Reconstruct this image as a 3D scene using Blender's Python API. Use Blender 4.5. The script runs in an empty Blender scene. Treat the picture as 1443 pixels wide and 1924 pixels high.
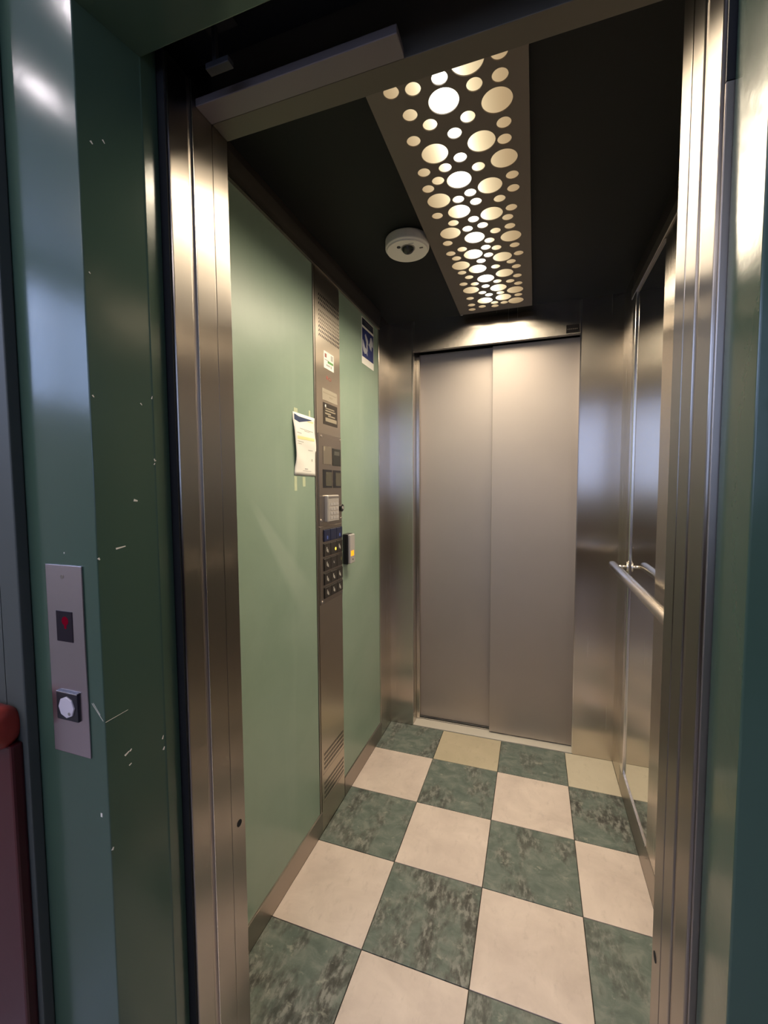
import bpy, bmesh, math, random
from mathutils import Vector, Matrix
random.seed(7)
sc = bpy.context.scene
COL = sc.collection

# ------------------------------------------------------------------ camera
F_PX, CX, CY, IW, IH = 805.78, 726.67, 965.44, 1443, 1924
cd = bpy.data.cameras.new('camera')
cam = bpy.data.objects.new('camera', cd); COL.objects.link(cam)
cam.location = (0.44216, -1.94415, 1.29930)
cam.rotation_euler = (1.50946, 0.005456, 0.331599)
cd.sensor_fit = 'VERTICAL'; cd.sensor_height = 36.0; cd.sensor_width = 27.0
cd.lens = F_PX / IH * 36.0
cd.shift_x = -(CX - IW / 2) / IH
cd.shift_y = (CY - IH / 2) / IH
cd.clip_start = 0.02; cd.clip_end = 100
sc.camera = cam

# ------------------------------------------------------------------ world, exposure
w = bpy.data.worlds.new('daylight'); sc.world = w; w.use_nodes = True
bg = w.node_tree.nodes['Background']
bg.inputs['Color'].default_value = (0.47, 0.60, 1.0, 1)
bg.inputs['Strength'].default_value = 7.5
sc.view_settings.view_transform = 'Standard'
sc.view_settings.look = 'None'
sc.view_settings.gamma = 1.0
sc.view_settings.use_curve_mapping = False
sc.view_settings.exposure = 0.0
LAMP_RADIANCE = 37.0          # light sent out by each hole of the car lamp
LAMP_COLOR = (1.0, 0.84, 0.62)

# ------------------------------------------------------------------ material helpers
def nt(name):
    m = bpy.data.materials.new(name); m.use_nodes = True
    t = m.node_tree
    return m, t, t.nodes['Principled BSDF']
def setp(p, **k):
    for a, v in k.items():
        a = a.replace('_', ' ')
        if a in p.inputs:
            p.inputs[a].default_value = (*v, 1) if isinstance(v, tuple) and len(v) == 3 else v
def plain(name, col, rough=.5, metal=0., spec=.5, **k):
    m, t, p = nt(name)
    setp(p, Base_Color=col, Roughness=rough, Metallic=metal, **k)
    p.inputs['Specular IOR Level'].default_value = spec
    return m
def noise(t, scale, detail=3, rough=.5, vec=None, mapscale=None, obj=True, dist=0.):
    n = t.nodes.new('ShaderNodeTexNoise'); n.inputs['Scale'].default_value = scale
    n.inputs['Detail'].default_value = detail; n.inputs['Roughness'].default_value = rough
    n.inputs['Distortion'].default_value = dist
    tc = t.nodes.new('ShaderNodeNewGeometry')
    src = tc.outputs['Position']
    if mapscale:
        mp = t.nodes.new('ShaderNodeMapping'); mp.inputs['Scale'].default_value = mapscale
        t.links.new(src, mp.inputs['Vector']); src = mp.outputs['Vector']
    t.links.new(src, n.inputs['Vector'])
    return n
def ramp(t, fac, stops):
    r = t.nodes.new('ShaderNodeValToRGB')
    e = r.color_ramp.elements
    while len(e) < len(stops): e.new(.5)
    for i, (pos, c) in enumerate(stops):
        e[i].position = pos; e[i].color = (*c, 1) if len(c) == 3 else c
    t.links.new(fac, r.inputs['Fac'])
    return r
def mix(t, fac, a, b, mode='MIX'):
    x = t.nodes.new('ShaderNodeMix'); x.data_type = 'RGBA'; x.blend_type = mode
    for s, v in ((x.inputs[0], fac), (x.inputs[6], a), (x.inputs[7], b)):
        if hasattr(v, 'links') or hasattr(v, 'is_linked'): t.links.new(v, s)
        elif isinstance(v, tuple): s.default_value = (*v, 1) if len(v) == 3 else v
        else: s.default_value = v
    return x.outputs[2]
def bump(t, p, h, strength, dist=.002):
    b = t.nodes.new('ShaderNodeBump'); b.inputs['Strength'].default_value = strength
    b.inputs['Distance'].default_value = dist
    t.links.new(h, b.inputs['Height']); t.links.new(b.outputs['Normal'], p.inputs['Normal'])
def steel(name, col, rough, aniso, grain=.05, wave=0.):
    m, t, p = nt(name)
    setp(p, Base_Color=col, Metallic=1.0, Roughness=rough)
    n = noise(t, 1.0, 2, .5, mapscale=(420, 420, 3.0))
    mr = t.nodes.new('ShaderNodeMapRange')
    mr.inputs['To Min'].default_value = rough - grain * .4; mr.inputs['To Max'].default_value = rough + grain * .4
    t.links.new(n.outputs['Fac'], mr.inputs['Value']); t.links.new(mr.outputs['Result'], p.inputs['Roughness'])
    big = noise(t, 2.3, 3, .5)
    c = mix(t, big.outputs['Fac'], tuple(x * .90 for x in col), tuple(min(1, x * 1.08) for x in col))
    t.links.new(c, p.inputs['Base Color'])
    if aniso:
        p.inputs['Anisotropic'].default_value = aniso
        tg = t.nodes.new('ShaderNodeTangent'); tg.direction_type = 'RADIAL'; tg.axis = 'Z'
        t.links.new(tg.outputs['Tangent'], p.inputs['Tangent'])
    if wave:
        wv = noise(t, 1.0, 1, .5, mapscale=(1.0, 1.0, 11.0))
        bump(t, p, wv.outputs['Fac'], wave, .01)
    return m
def emit(name, col, s):
    m = bpy.data.materials.new(name); m.use_nodes = True; t = m.node_tree
    t.nodes.remove(t.nodes['Principled BSDF'])
    e = t.nodes.new('ShaderNodeEmission'); e.inputs['Color'].default_value = (*col, 1); e.inputs['Strength'].default_value = s
    t.links.new(e.outputs[0], t.nodes['Material Output'].inputs['Surface'])
    return m

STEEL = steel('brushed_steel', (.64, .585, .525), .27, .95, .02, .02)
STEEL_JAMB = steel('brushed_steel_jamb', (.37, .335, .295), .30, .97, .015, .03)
STEEL_DOOR = steel('linen_steel', (.47, .42, .38), .60, .3, .04)
STEEL_DULL = steel('dull_steel', (.40, .36, .32), .38, .4, .04)
STEEL_COP = steel('panel_steel', (.56, .50, .42), .30, .6, .04)
STEEL_SUB = steel('panel_plate_steel', (.42, .37, .32), .36, .4, .03)
STEEL_PINK = steel('call_plate_steel', (.62, .55, .58), .26, .5, .03)
CHROME = plain('satin_chrome', (.72, .69, .65), .22, 1.0)
ALU = plain('anodised_aluminium', (.62, .59, .52), .5, .25)
MIRROR = plain('mirror_glass', (.86, .86, .82), .015, 1.0)
BLACK = plain('black_plastic', (.012, .012, .014), .35)
BLACK_GAP = plain('gap_black', (.004, .004, .004), .9)
SHAFT = plain('shaft_black', (.006, .006, .007), .9)
CEIL = plain('black_ceiling_sheet', (.0070, .0085, .0085), .5, spec=.2)
LAMP_PLATE = plain('bronze_grey_lamp_sheet', (.17, .145, .125), .5, 0.5)
WHITE = plain('white_plastic', (.78, .74, .68), .4)
PAPER = plain('white_paper', (.80, .78, .73), .7)
INK = plain('grey_ink', (.20, .20, .19), .7)
INK_PALE = plain('pale_print', (.40, .40, .38), .7)
NAVY = plain('navy_print', (.03, .05, .12), .5)
BLUE = plain('blue_vinyl', (.022, .035, .16), .35)
NAVYD = plain('dark_navy_vinyl', (.012, .016, .035), .35)
GREENINK = plain('green_print', (.12, .32, .10), .5)
YELLOWINK = plain('yellow_highlighter', (.72, .72, .36), .7)
REDINK = plain('red_print', (.32, .10, .08), .5)
BROWNPLATE = plain('dark_engraved_plate', (.030, .024, .018), .4)
PALEPLATE = plain('pale_engraved_plate', (.36, .32, .25), .4)
TANPRINT = plain('tan_print', (.30, .26, .19), .5)
GREYPLASTIC = plain('grey_plastic', (.36, .34, .33), .4)
KEYPLASTIC = plain('silver_grey_plastic', (.50, .47, .44), .35, .5)
SCREEN = plain('dark_screen', (.02, .022, .018), .12)
SCREEN_OLIVE = plain('smoked_window', (.075, .07, .05), .2)
DARKBLUEBTN = plain('dark_blue_button', (.012, .016, .045), .3)
DARKBTN = plain('dark_brown_button', (.025, .021, .018), .35)
MARK = plain('pale_button_mark', (.34, .32, .29), .5)
MARKBLUE = plain('blue_button_mark', (.06, .10, .34), .5)
TAPE = plain('clear_tape', (.50, .56, .38), .25)
CHIP = plain('bare_filler', (.75, .70, .58), .7)
AMBER = emit('amber_led', (1.0, .36, .02), 1.6)
YELLOWLED = emit('yellow_led', (1.0, .72, .10), 1.4)
REDLED = emit('red_led', (.45, .01, .05), .22)
FRONTPAINT = plain('dull_grey_green_paint', (.060, .068, .060), .6)
WALLPAINT = plain('hall_wall_paint', (.50, .50, .48), .6)
HALLCEIL = plain('hall_ceiling_paint', (.74, .72, .74), .8)
HALLFLOOR = plain('hall_floor_vinyl', (.34, .31, .32), .2)
SPOTGLOW = emit('spot_glow', (1.0, .90, .95), 90.0)

def green_panel():
    m, t, p = nt('mint_laminate')
    n1 = noise(t, 3.0, 5, .55, dist=.4); n2 = noise(t, 28, 4, .6)
    c = ramp(t, n1.outputs['Fac'], [(.3, (.205, .290, .218)), (.7, (.265, .350, .275))])
    n3 = noise(t, 1.0, 3, .5, mapscale=(1, 9, 1.2))
    r3 = ramp(t, n3.outputs['Fac'], [(.56, (0, 0, 0)), (.74, (1, 1, 1))])
    k = t.nodes.new('ShaderNodeMath'); k.operation = 'MULTIPLY'; k.inputs[1].default_value = .22
    t.links.new(r3.outputs['Color'], k.inputs[0])
    c2 = mix(t, k.outputs[0], c.outputs['Color'], (.36, .45, .36))
    # one long pale band, widening downwards, on the front panel
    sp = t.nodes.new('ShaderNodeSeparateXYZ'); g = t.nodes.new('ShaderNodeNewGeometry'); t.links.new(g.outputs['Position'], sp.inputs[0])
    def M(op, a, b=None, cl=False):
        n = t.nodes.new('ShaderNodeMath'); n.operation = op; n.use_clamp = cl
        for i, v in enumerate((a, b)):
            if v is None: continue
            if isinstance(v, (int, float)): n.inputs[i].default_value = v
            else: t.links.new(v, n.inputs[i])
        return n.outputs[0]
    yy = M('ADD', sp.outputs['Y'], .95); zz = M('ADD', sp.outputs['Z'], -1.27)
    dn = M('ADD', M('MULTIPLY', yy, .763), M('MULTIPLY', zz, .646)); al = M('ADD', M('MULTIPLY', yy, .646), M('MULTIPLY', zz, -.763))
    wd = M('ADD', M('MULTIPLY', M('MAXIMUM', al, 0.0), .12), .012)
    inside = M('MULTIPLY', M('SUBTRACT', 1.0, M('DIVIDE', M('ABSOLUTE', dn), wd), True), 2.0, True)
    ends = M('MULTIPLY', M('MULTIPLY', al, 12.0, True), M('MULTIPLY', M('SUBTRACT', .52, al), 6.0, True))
    band = M('MULTIPLY', M('MULTIPLY', inside, ends), .45)
    c2 = mix(t, band, c2, (.36, .44, .36))
    t.links.new(c2, p.inputs['Base Color'])
    setp(p, Roughness=.33); p.inputs['Specular IOR Level'].default_value = .55
    bump(t, p, n2.outputs['Fac'], .02)
    return m
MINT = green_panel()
def frame_paint():
    m, t, p = nt('dark_green_gloss_paint')
    setp(p, Base_Color=(.050, .088, .060), Roughness=.18)
    p.inputs['Specular IOR Level'].default_value = .48
    n = noise(t, 26, 3, .6); bump(t, p, n.outputs['Fac'], .05, .004)
    return m
GREENPAINT = frame_paint()
def red_paint():
    m, t, p = nt('red_gloss_paint')
    setp(p, Base_Color=(.055, .0045, .0065), Roughness=.3)
    n = noise(t, 30, 3, .6); bump(t, p, n.outputs['Fac'], .05, .003)
    return m
REDPAINT = red_paint()
REDRAIL = plain('bright_red_gloss_paint', (.26, .028, .018), .3)
def tile_dark(seed, scuff):
    m, t, p = nt('green_vinyl_tile')
    n1 = noise(t, 14, 6, .62, dist=.6, mapscale=(1 + .3 * math.sin(seed), 1.7, 1))
    n1.inputs['Vector'].links[0].from_node.inputs['Location'].default_value = (seed * 1.7, seed * .9, 0)
    base = ramp(t, n1.outputs['Fac'], [(.34, (.086, .115, .100)), (.50, (.125, .155, .135)), (.66, (.180, .205, .178))])
    n2 = noise(t, 9, 5, .65, mapscale=(1.0, .55, 1)); n2.inputs['Vector'].links[0].from_node.inputs['Location'].default_value = (seed * 3.1, 0, 0)
    s2 = ramp(t, n2.outputs['Fac'], [(.44 + .08 * (1 - scuff), (0, 0, 0)), (.58, (1, 1, 1))])
    n3 = noise(t, 46, 4, .6, mapscale=(1.3, .6, 1))
    s3 = ramp(t, n3.outputs['Fac'], [(.40, (.026, .021, .019)), (.50, (.085, .082, .074)), (.60, (.25, .25, .225))])
    k = t.nodes.new('ShaderNodeMath'); k.operation = 'MULTIPLY'; k.inputs[1].default_value = .30 + .50 * scuff
    t.links.new(s2.outputs['Color'], k.inputs[0])
    c = mix(t, k.outputs[0], base.outputs['Color'], s3.outputs['Color'])
    n4 = noise(t, 22, 4, .7, mapscale=(.8, 1.2, 1))
    s4 = ramp(t, n4.outputs['Fac'], [(.60, (0, 0, 0)), (.70, (1, 1, 1))])
    k4 = t.nodes.new('ShaderNodeMath'); k4.operation = 'MULTIPLY'; k4.inputs[1].default_value = .6
    t.links.new(s4.outputs['Color'], k4.inputs[0])
    c = mix(t, k4.outputs[0], c, (.33, .34, .28))
    t.links.new(c, p.inputs['Base Color'])
    setp(p, Roughness=.5); p.inputs['Specular IOR Level'].default_value = .4
    bump(t, p, n3.outputs['Fac'], .05, .001)
    return m
def tile_light(name, a, b):
    m, t, p = nt(name)
    n1 = noise(t, 6, 5, .6, dist=.5)
    c = ramp(t, n1.outputs['Fac'], [(.3, a), (.7, b)])
    n3 = noise(t, 34, 4, .65, mapscale=(1.3, .6, 1))
    s3 = ramp(t, n3.outputs['Fac'], [(.56, (0, 0, 0)), (.72, (1, 1, 1))])
    k = t.nodes.new('ShaderNodeMath'); k.operation = 'MULTIPLY'; k.inputs[1].default_value = .3
    t.links.new(s3.outputs['Color'], k.inputs[0])
    c2 = mix(t, k.outputs[0], c.outputs['Color'], tuple(x * .72 for x in a))
    t.links.new(c2, p.inputs['Base Color'])
    setp(p, Roughness=.48); p.inputs['Specular IOR Level'].default_value = .4
    return m
TD = [tile_dark(s, f) for s, f in ((1, .25), (2, .6), (3, 1.0))]
TW = tile_light('cream_vinyl_tile', (.52, .44, .39), (.68, .585, .52))
TB = tile_light('beige_vinyl_tile', (.43, .375, .265), (.50, .44, .32))
TB2 = tile_light('pale_beige_vinyl_tile', (.50, .45, .345), (.56, .51, .40))

# ------------------------------------------------------------------ object helpers
def wloc(o):
    v = Vector(o.location)
    while o.parent: o = o.parent; v += Vector(o.location)
    return v
def link(name, me, loc, parent=None):
    o = bpy.data.objects.new(name, me); COL.objects.link(o)
    if parent is not None:
        o.parent = parent; o.location = Vector(loc) - wloc(parent)
    else: o.location = loc
    return o
def from_bm(name, bm, mat, parent=None, smooth=False):
    """bm holds world coordinates; the origin goes to the middle of its base"""
    bmesh.ops.recalc_face_normals(bm, faces=bm.faces[:])
    xs = [v.co for v in bm.verts]
    lo = Vector([min(c[i] for c in xs) for i in range(3)]); hi = Vector([max(c[i] for c in xs) for i in range(3)])
    org = Vector(((lo.x + hi.x) / 2, (lo.y + hi.y) / 2, lo.z))
    bmesh.ops.translate(bm, verts=bm.verts[:], vec=-org)
    me = bpy.data.meshes.new(name); bm.to_mesh(me); bm.free()
    me.materials.append(mat)
    if smooth:
        for p in me.polygons: p.use_smooth = True
    return link(name, me, org, parent)
def bm_box(bm, x0, x1, y0, y1, z0, z1):
    M = Matrix.Translation(((x0 + x1) / 2, (y0 + y1) / 2, (z0 + z1) / 2)) @ Matrix.Diagonal((abs(x1 - x0), abs(y1 - y0), abs(z1 - z0), 1))
    return bmesh.ops.create_cube(bm, size=1, matrix=M)['verts']
def box(name, mat, b, parent=None, bevel=0., seg=2):
    bm = bmesh.new(); bm_box(bm, *b)
    if bevel: bmesh.ops.bevel(bm, geom=bm.edges[:], offset=bevel, segments=seg, affect='EDGES', profile=.6)
    return from_bm(name, bm, mat, parent)
def boxes(name, mat, bs, parent=None):
    bm = bmesh.new()
    for b in bs: bm_box(bm, *b)
    return from_bm(name, bm, mat, parent)
def prism_xy(name, mat, pts, z0, z1, parent=None, bevel=0.):
    bm = bmesh.new()
    lo = [bm.verts.new((x, y, z0)) for x, y in pts]; hi = [bm.verts.new((x, y, z1)) for x, y in pts]
    bm.faces.new(lo[::-1]); bm.faces.new(hi); n = len(pts)
    for i in range(n): bm.faces.new((lo[i], lo[(i + 1) % n], hi[(i + 1) % n], hi[i]))
    if bevel:
        es = [e for e in bm.edges if abs(e.verts[0].co.z - e.verts[1].co.z) > .01]
        bmesh.ops.bevel(bm, geom=es, offset=bevel, segments=3, affect='EDGES', profile=.5)
    return from_bm(name, bm, mat, parent)
def prism_yz(name, mat, pts, x0, x1, parent=None):
    bm = bmesh.new()
    lo = [bm.verts.new((x0, y, z)) for y, z in pts]; hi = [bm.verts.new((x1, y, z)) for y, z in pts]
    bm.faces.new(lo[::-1]); bm.faces.new(hi); n = len(pts)
    for i in range(n): bm.faces.new((lo[i], lo[(i + 1) % n], hi[(i + 1) % n], hi[i]))
    return from_bm(name, bm, mat, parent)
AX = {'x': Matrix.Rotation(math.pi / 2, 4, 'Y'), 'y': Matrix.Rotation(-math.pi / 2, 4, 'X'), 'z': Matrix.Identity(4)}
def cyl(name, mat, c, r, h, axis='z', parent=None, seg=32, r2=None, smooth=False, bevel=0.):
    bm = bmesh.new()
    bmesh.ops.create_cone(bm, cap_ends=True, segments=seg, radius1=r, radius2=r if r2 is None else r2, depth=h,
                          matrix=Matrix.Translation(c) @ AX[axis])
    if bevel:
        es = [e for e in bm.edges if len(e.link_faces) == 2 and any(len(f.verts) > 4 for f in e.link_faces)]
        bmesh.ops.bevel(bm, geom=es, offset=bevel, segments=3, affect='EDGES', profile=.5)
    return from_bm(name, bm, mat, parent, smooth)
def dome(name, mat, c, r, squash, parent=None, down=True):
    bm = bmesh.new()
    bmesh.ops.create_uvsphere(bm, u_segments=24, v_segments=12, radius=r, matrix=Matrix.Translation(c) @ Matrix.Diagonal((1, 1, squash, 1)))
    kill = [v for v in bm.verts if (v.co.z > c[2] + 1e-5)] if down else [v for v in bm.verts if v.co.z < c[2] - 1e-5]
    bmesh.ops.delete(bm, geom=kill, context='VERTS')
    bmesh.ops.contextual_create(bm, geom=[e for e in bm.edges if e.is_boundary])
    return from_bm(name, bm, mat, parent, True)
def tag(o, label=None, cat=None, group=None, kind=None):
    for k, v in (('label', label), ('category', cat), ('group', group), ('kind', kind)):
        if v: o[k] = v
    return o
def empty(name, loc, label=None, cat=None, group=None, kind=None):
    o = bpy.data.objects.new(name, None); COL.objects.link(o); o.location = loc; o.empty_display_size = .05
    return tag(o, label, cat, group, kind)
def struct(o, label=None): return tag(o, label, None, None, 'structure')

# ------------------------------------------------------------------ sizes of the car (metres)
XL, XR = -0.2947, 0.8081       # faces of the left and right car walls
YB, YF = 0.250, -1.194         # back wall, inner edge of the front opening
ZC = 2.155                     # car ceiling
OX0, OX1 = -0.150, 0.632       # door opening
ZH = 1.991                     # door head

# ------------------------------------------------------------------ floor with its tiles
floor = struct(box('floor', plain('tile_bedding', (.035, .032, .026), .8), (XL - .02, XR + .02, YF - .0, YB + .004, -.03, -.004)))
cols = [(XL, 0.0), (0.0, .3), (.3, .6), (.6, XR)]
rows = [(0.0, YB), (-.3, 0.0), (-.6, -.3), (-.9, -.6), (YF, -.9)]
scuffs = {(0, 0): 1, (2, 0): 0, (1, 1): 1, (3, 1): 2, (0, 2): 1, (2, 2): 1, (1, 3): 2, (3, 3): 0, (0, 4): 2, (2, 4): 1}
for j, (y0, y1) in enumerate(rows):
    for i, (x0, x1) in enumerate(cols):
        dark = (i + j) % 2 == 0
        mat = TD[scuffs.get((i, j), 1)] if dark else (TB if j == 0 else TW)
        if j == 0 and i == 3: mat = TB2
        g = .0012
        box('tile', mat, (x0 + g, x1 - g, y0 + g, y1 - g, -.004, 0.0), floor, .0006, 1)

# ------------------------------------------------------------------ ceiling, lamp, camera dome
ceil = struct(box('ceiling', CEIL, (XL - .02, XR + .02, -1.236, YB + .02, ZC, ZC + .02)))
LX0, LX1, LY0, LY1, LZ = .0894, .4190, -1.150, .1890, 2.130
HOLES = [(0.1433, -1.0342, 0), (0.1889, -1.0267, 0), (0.2466, -1.0328, 0), (0.2442, -0.9775, 1), (0.3049, -1.0512, 1), (0.3655, -1.0464, 0), (0.3637, -0.9981, 0), (0.3117, -0.995, 0), (0.3531, -0.9413, 1), (0.166, -0.9676, 0), (0.2023, -0.9282, 0), (0.2875, -0.9209, 0), (0.2515, -0.8861, 0), (0.3633, -0.8784, 0), (0.1542, -0.8951, 0), (0.1938, -0.8396, 1), (0.3085, -0.8408, 1), (0.3614, -0.8296, 0), (0.2519, -0.8073, 0), (0.3565, -0.7667, 1), (0.2089, -0.785, 0), (0.2914, -0.7603, 0), (0.1526, -0.7862, 0), (0.1813, -0.7439, 0), (0.2358, -0.7285, 1), (0.3732, -0.7005, 0), (0.3129, -0.678, 1), (0.1485, -0.7211, 0), (0.3735, -0.6466, 0), (0.166, -0.6623, 1), (0.2576, -0.668, 0), (0.2206, -0.6503, 0), (0.2677, -0.6245, 0), (0.3339, -0.6143, 0), (0.2135, -0.5941, 1), (0.1472, -0.5959, 0), (0.3057, -0.5515, 1), (0.364, -0.562, 0), (0.2499, -0.5428, 0), (0.3509, -0.5175, 0), (0.1872, -0.5437, 0), (0.1681, -0.4923, 1), (0.2249, -0.4987, 0), (0.2733, -0.5022, 0), (0.3091, -0.4585, 0), (0.3548, -0.4688, 0), (0.2397, -0.4418, 1), (0.2853, -0.409, 0), (0.3549, -0.4099, 1), (0.1486, -0.4374, 0), (0.1894, -0.3844, 0), (0.2693, -0.3699, 0), (0.3041, -0.3556, 0), (0.3645, -0.3517, 0), (0.1467, -0.3696, 0), (0.2213, -0.3389, 1), (0.2732, -0.3169, 0), (0.3756, -0.293, 0), (0.1606, -0.3306, 0), (0.3192, -0.2871, 1), (0.2431, -0.2844, 0), (0.3476, -0.2435, 0), (0.167, -0.2738, 1), (0.2231, -0.2287, 1), (0.2901, -0.2244, 0), (0.3642, -0.2003, 0), (0.1628, -0.2194, 0), (0.3185, -0.1622, 1), (0.1836, -0.1742, 0), (0.2445, -0.142, 1), (0.3651, -0.1247, 0), (0.287, -0.103, 0), (0.3359, -0.0873, 0), (0.1535, -0.1227, 0), (0.1975, -0.1097, 0), (0.3661, -0.0567, 0), (0.2371, -0.0752, 0), (0.2863, -0.0434, 1), (0.1749, -0.0582, 1), (0.3512, 0.0001, 1), (0.2173, -0.0193, 0), (0.2423, 0.011, 0), (0.2907, 0.007, 0), (0.3623, 0.0529, 0), (0.16, 0.0211, 0), (0.2998, 0.0564, 1), (0.2196, 0.0651, 1), (0.3501, 0.1097, 1), (0.2585, 0.1011, 0), (0.2995, 0.1135, 0), (0.1563, 0.0925, 0), (0.201, 0.1247, 0), (0.2572, 0.1379, 0), (0.152, 0.1437, 0)]
HR = (.0166, .0330)
lamp = empty('ceiling_lamp', ((LX0 + LX1) / 2, (LY0 + LY1) / 2, LZ),
             'long bronze ceiling light panel with glowing round holes on the black lift ceiling', 'ceiling light')
def circle_pts(x, y, r, n): return [(x + r * math.cos(2 * math.pi * k / n), y + r * math.sin(2 * math.pi * k / n)) for k in range(n)]
def plate_with_holes():
    cu = bpy.data.curves.new('plate_outline', 'CURVE'); cu.dimensions = '2D'; cu.fill_mode = 'BOTH'; cu.extrude = .0012
    def spl(pts):
        s = cu.splines.new('POLY'); s.points.add(len(pts) - 1); s.use_cyclic_u = True
        for p, q in zip(s.points, pts): p.co = (q[0], q[1], 0, 1)
    spl([(LX0, LY0), (LX1, LY0), (LX1, LY1), (LX0, LY1)])
    for x, y, b in HOLES: spl(circle_pts(x, y, HR[b], 40 if b else 28))
    o = bpy.data.objects.new('tmp', cu); COL.objects.link(o)
    dg = bpy.context.evaluated_depsgraph_get()
    me = bpy.data.meshes.new_from_object(o.evaluated_get(dg)); bpy.data.objects.remove(o)
    bm = bmesh.new(); bm.from_mesh(me); bpy.data.meshes.remove(me)
    bmesh.ops.translate(bm, verts=bm.verts[:], vec=(0, 0, LZ + .0012))
    return from_bm('perforated_plate', bm, LAMP_PLATE, lamp)
plate_with_holes()
for b in ((LX0, LX0 + .002, LY0, LY1, LZ + .002, ZC), (LX1 - .002, LX1, LY0, LY1, LZ + .002, ZC),
          (LX0, LX1, LY0, LY0 + .002, LZ + .002, ZC), (LX0, LX1, LY1 - .002, LY1, LZ + .002, ZC)):
    box('lamp_side', LAMP_PLATE, b, lamp)
cyl('screw', CHROME, (LX0 + .008, LY1 - .008, LZ - .002), .006, .004, 'z', lamp, 16)
def opal():
    # opal sheet lit from behind by one fluorescent tube along x = .25, ending near y = .07
    m = bpy.data.materials.new('opal_diffuser'); m.use_nodes = True; t = m.node_tree
    t.nodes.remove(t.nodes['Principled BSDF'])
    g = t.nodes.new('ShaderNodeNewGeometry'); sp = t.nodes.new('ShaderNodeSeparateXYZ'); t.links.new(g.outputs['Position'], sp.inputs[0])
    def M(op, a, b=None):
        n = t.nodes.new('ShaderNodeMath'); n.operation = op
        for i, v in enumerate((a, b)):
            if v is None: continue
            if isinstance(v, (int, float)): n.inputs[i].default_value = v
            else: t.links.new(v, n.inputs[i])
        return n.outputs[0]
    dx = M('SUBTRACT', sp.outputs['X'], .247)
    dy = M('MAXIMUM', M('SUBTRACT', sp.outputs['Y'], .065), 0.0)
    d2 = M('ADD', M('MULTIPLY', dx, dx), M('MULTIPLY', M('MULTIPLY', dy, dy), 1.6))
    s = M('ADD', M('DIVIDE', 2.6, M('ADD', 1.0, M('DIVIDE', d2, .0016))), .24)
    r = ramp(t, M('MULTIPLY', M('SQRT', d2), 8.0), [(.12, (1, .95, .80)), (.45, (1, .80, .48)), (.95, (1, .70, .38))])
    e = t.nodes.new('ShaderNodeEmission'); t.links.new(r.outputs['Color'], e.inputs['Color']); t.links.new(s, e.inputs['Strength'])
    t.links.new(e.outputs[0], t.nodes['Material Output'].inputs['Surface'])
    return m
OPAL = opal()
disc_me = []
for b in (0, 1):
    bm = bmesh.new(); bmesh.ops.create_cone(bm, cap_ends=True, segments=28, radius1=HR[b] + .002, radius2=HR[b] + .002, depth=.001)
    me = bpy.data.meshes.new('diffuser'); bm.to_mesh(me); bm.free(); me.materials.append(OPAL); disc_me.append(me)
for x, y, b in HOLES:
    d = link('diffuser', disc_me[b], (x, y, LZ + .0034), lamp)
    # a hole right under the tube lets out more light than one at the side or beyond the tube's end
    dd = (x - .247) ** 2 + 1.6 * max(0, y - .03) ** 2
    l = bpy.data.lights.new('lamp_light', 'AREA'); l.shape = 'DISK'; l.size = 2 * HR[b]
    l.color = LAMP_COLOR
    l.spread = math.radians(153)
    l.energy = LAMP_RADIANCE * math.pi * (math.pi * HR[b] ** 2) * (1.75 / (1 + dd / .0042) + .28)
    link('lamp_light', l, (x, y, LZ - .001), lamp)

det = empty('security_camera', (.006, -.452, ZC - .001), 'round white dome camera on the black ceiling beside the lit panel', 'camera')
dx, dy = .012, -.462
det.location = (dx, dy, ZC)
cyl('housing', WHITE, (dx, dy, ZC - .017), .076, .034, 'z', det, 48, smooth=False, bevel=.005)
cyl('cover', WHITE, (dx, dy, ZC - .036), .070, .006, 'z', det, 48, r2=.072)
dome('lens', SCREEN, (dx + .008, dy - .020, ZC - .038), .022, .9, det)
cyl('lens_ring', plain('grey_ring', (.30, .28, .25), .5), (dx + .008, dy - .020, ZC - .0395), .0245, .003, 'z', det, 32)
cyl('sensor_hole', BLACK, (dx - .020, dy - .036, ZC - .0395), .0065, .002, 'z', det, 20)
box('slot', plain('grey_slot', (.10, .09, .08), .6), (dx + .046, dx + .058, dy - .012, dy - .006, ZC - .0402, ZC - .0385), det)
box('print_mark', INK_PALE, (dx + .016, dx + .034, dy - .046, dy - .042, ZC - .0396, ZC - .0388), det)

# ------------------------------------------------------------------ left car wall
wl = struct(box('wall_left', SHAFT, (XL - .030, XL - .008, -1.236, YB + .06, -.03, ZC)))
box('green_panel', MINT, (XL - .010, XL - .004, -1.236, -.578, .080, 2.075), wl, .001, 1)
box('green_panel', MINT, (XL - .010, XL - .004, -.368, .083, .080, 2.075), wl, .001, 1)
box('edge_strip', STEEL_DULL, (XL - .010, XL - .001, -.5765, -.568, .080, 2.075), wl, .0008, 1)
box('edge_strip', STEEL, (XL - .010, XL + .001, .0840, .0915, .080, 2.075), wl, .0008, 1)
box('corner_post', STEEL, (XL - .010, XL, .0935, .165, 0.0, ZC), wl)
box('corner_post', STEEL, (XL - .010, XL, .1665, YB, 0.0, ZC), wl)
struct(box('baseboard_left', STEEL_DULL, (XL - .010, XL + .001, -1.236, -.566, 0.0, .080), None, .001, 1))
struct(box('baseboard_left', STEEL_DULL, (XL - .010, XL + .001, -.366, .092, 0.0, .080), None, .001, 1))
TRIMDARK = steel('dark_trim_steel', (.17, .155, .14), .40, .3, .03)
bl = struct(prism_xy('trim_1', STEEL_DULL, [(XL - .010, -1.236), (XL + .004, -1.236), (XL + .004, .092), (XL - .010, .092)], 2.0755, 2.084))
bm = bmesh.new()
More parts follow.
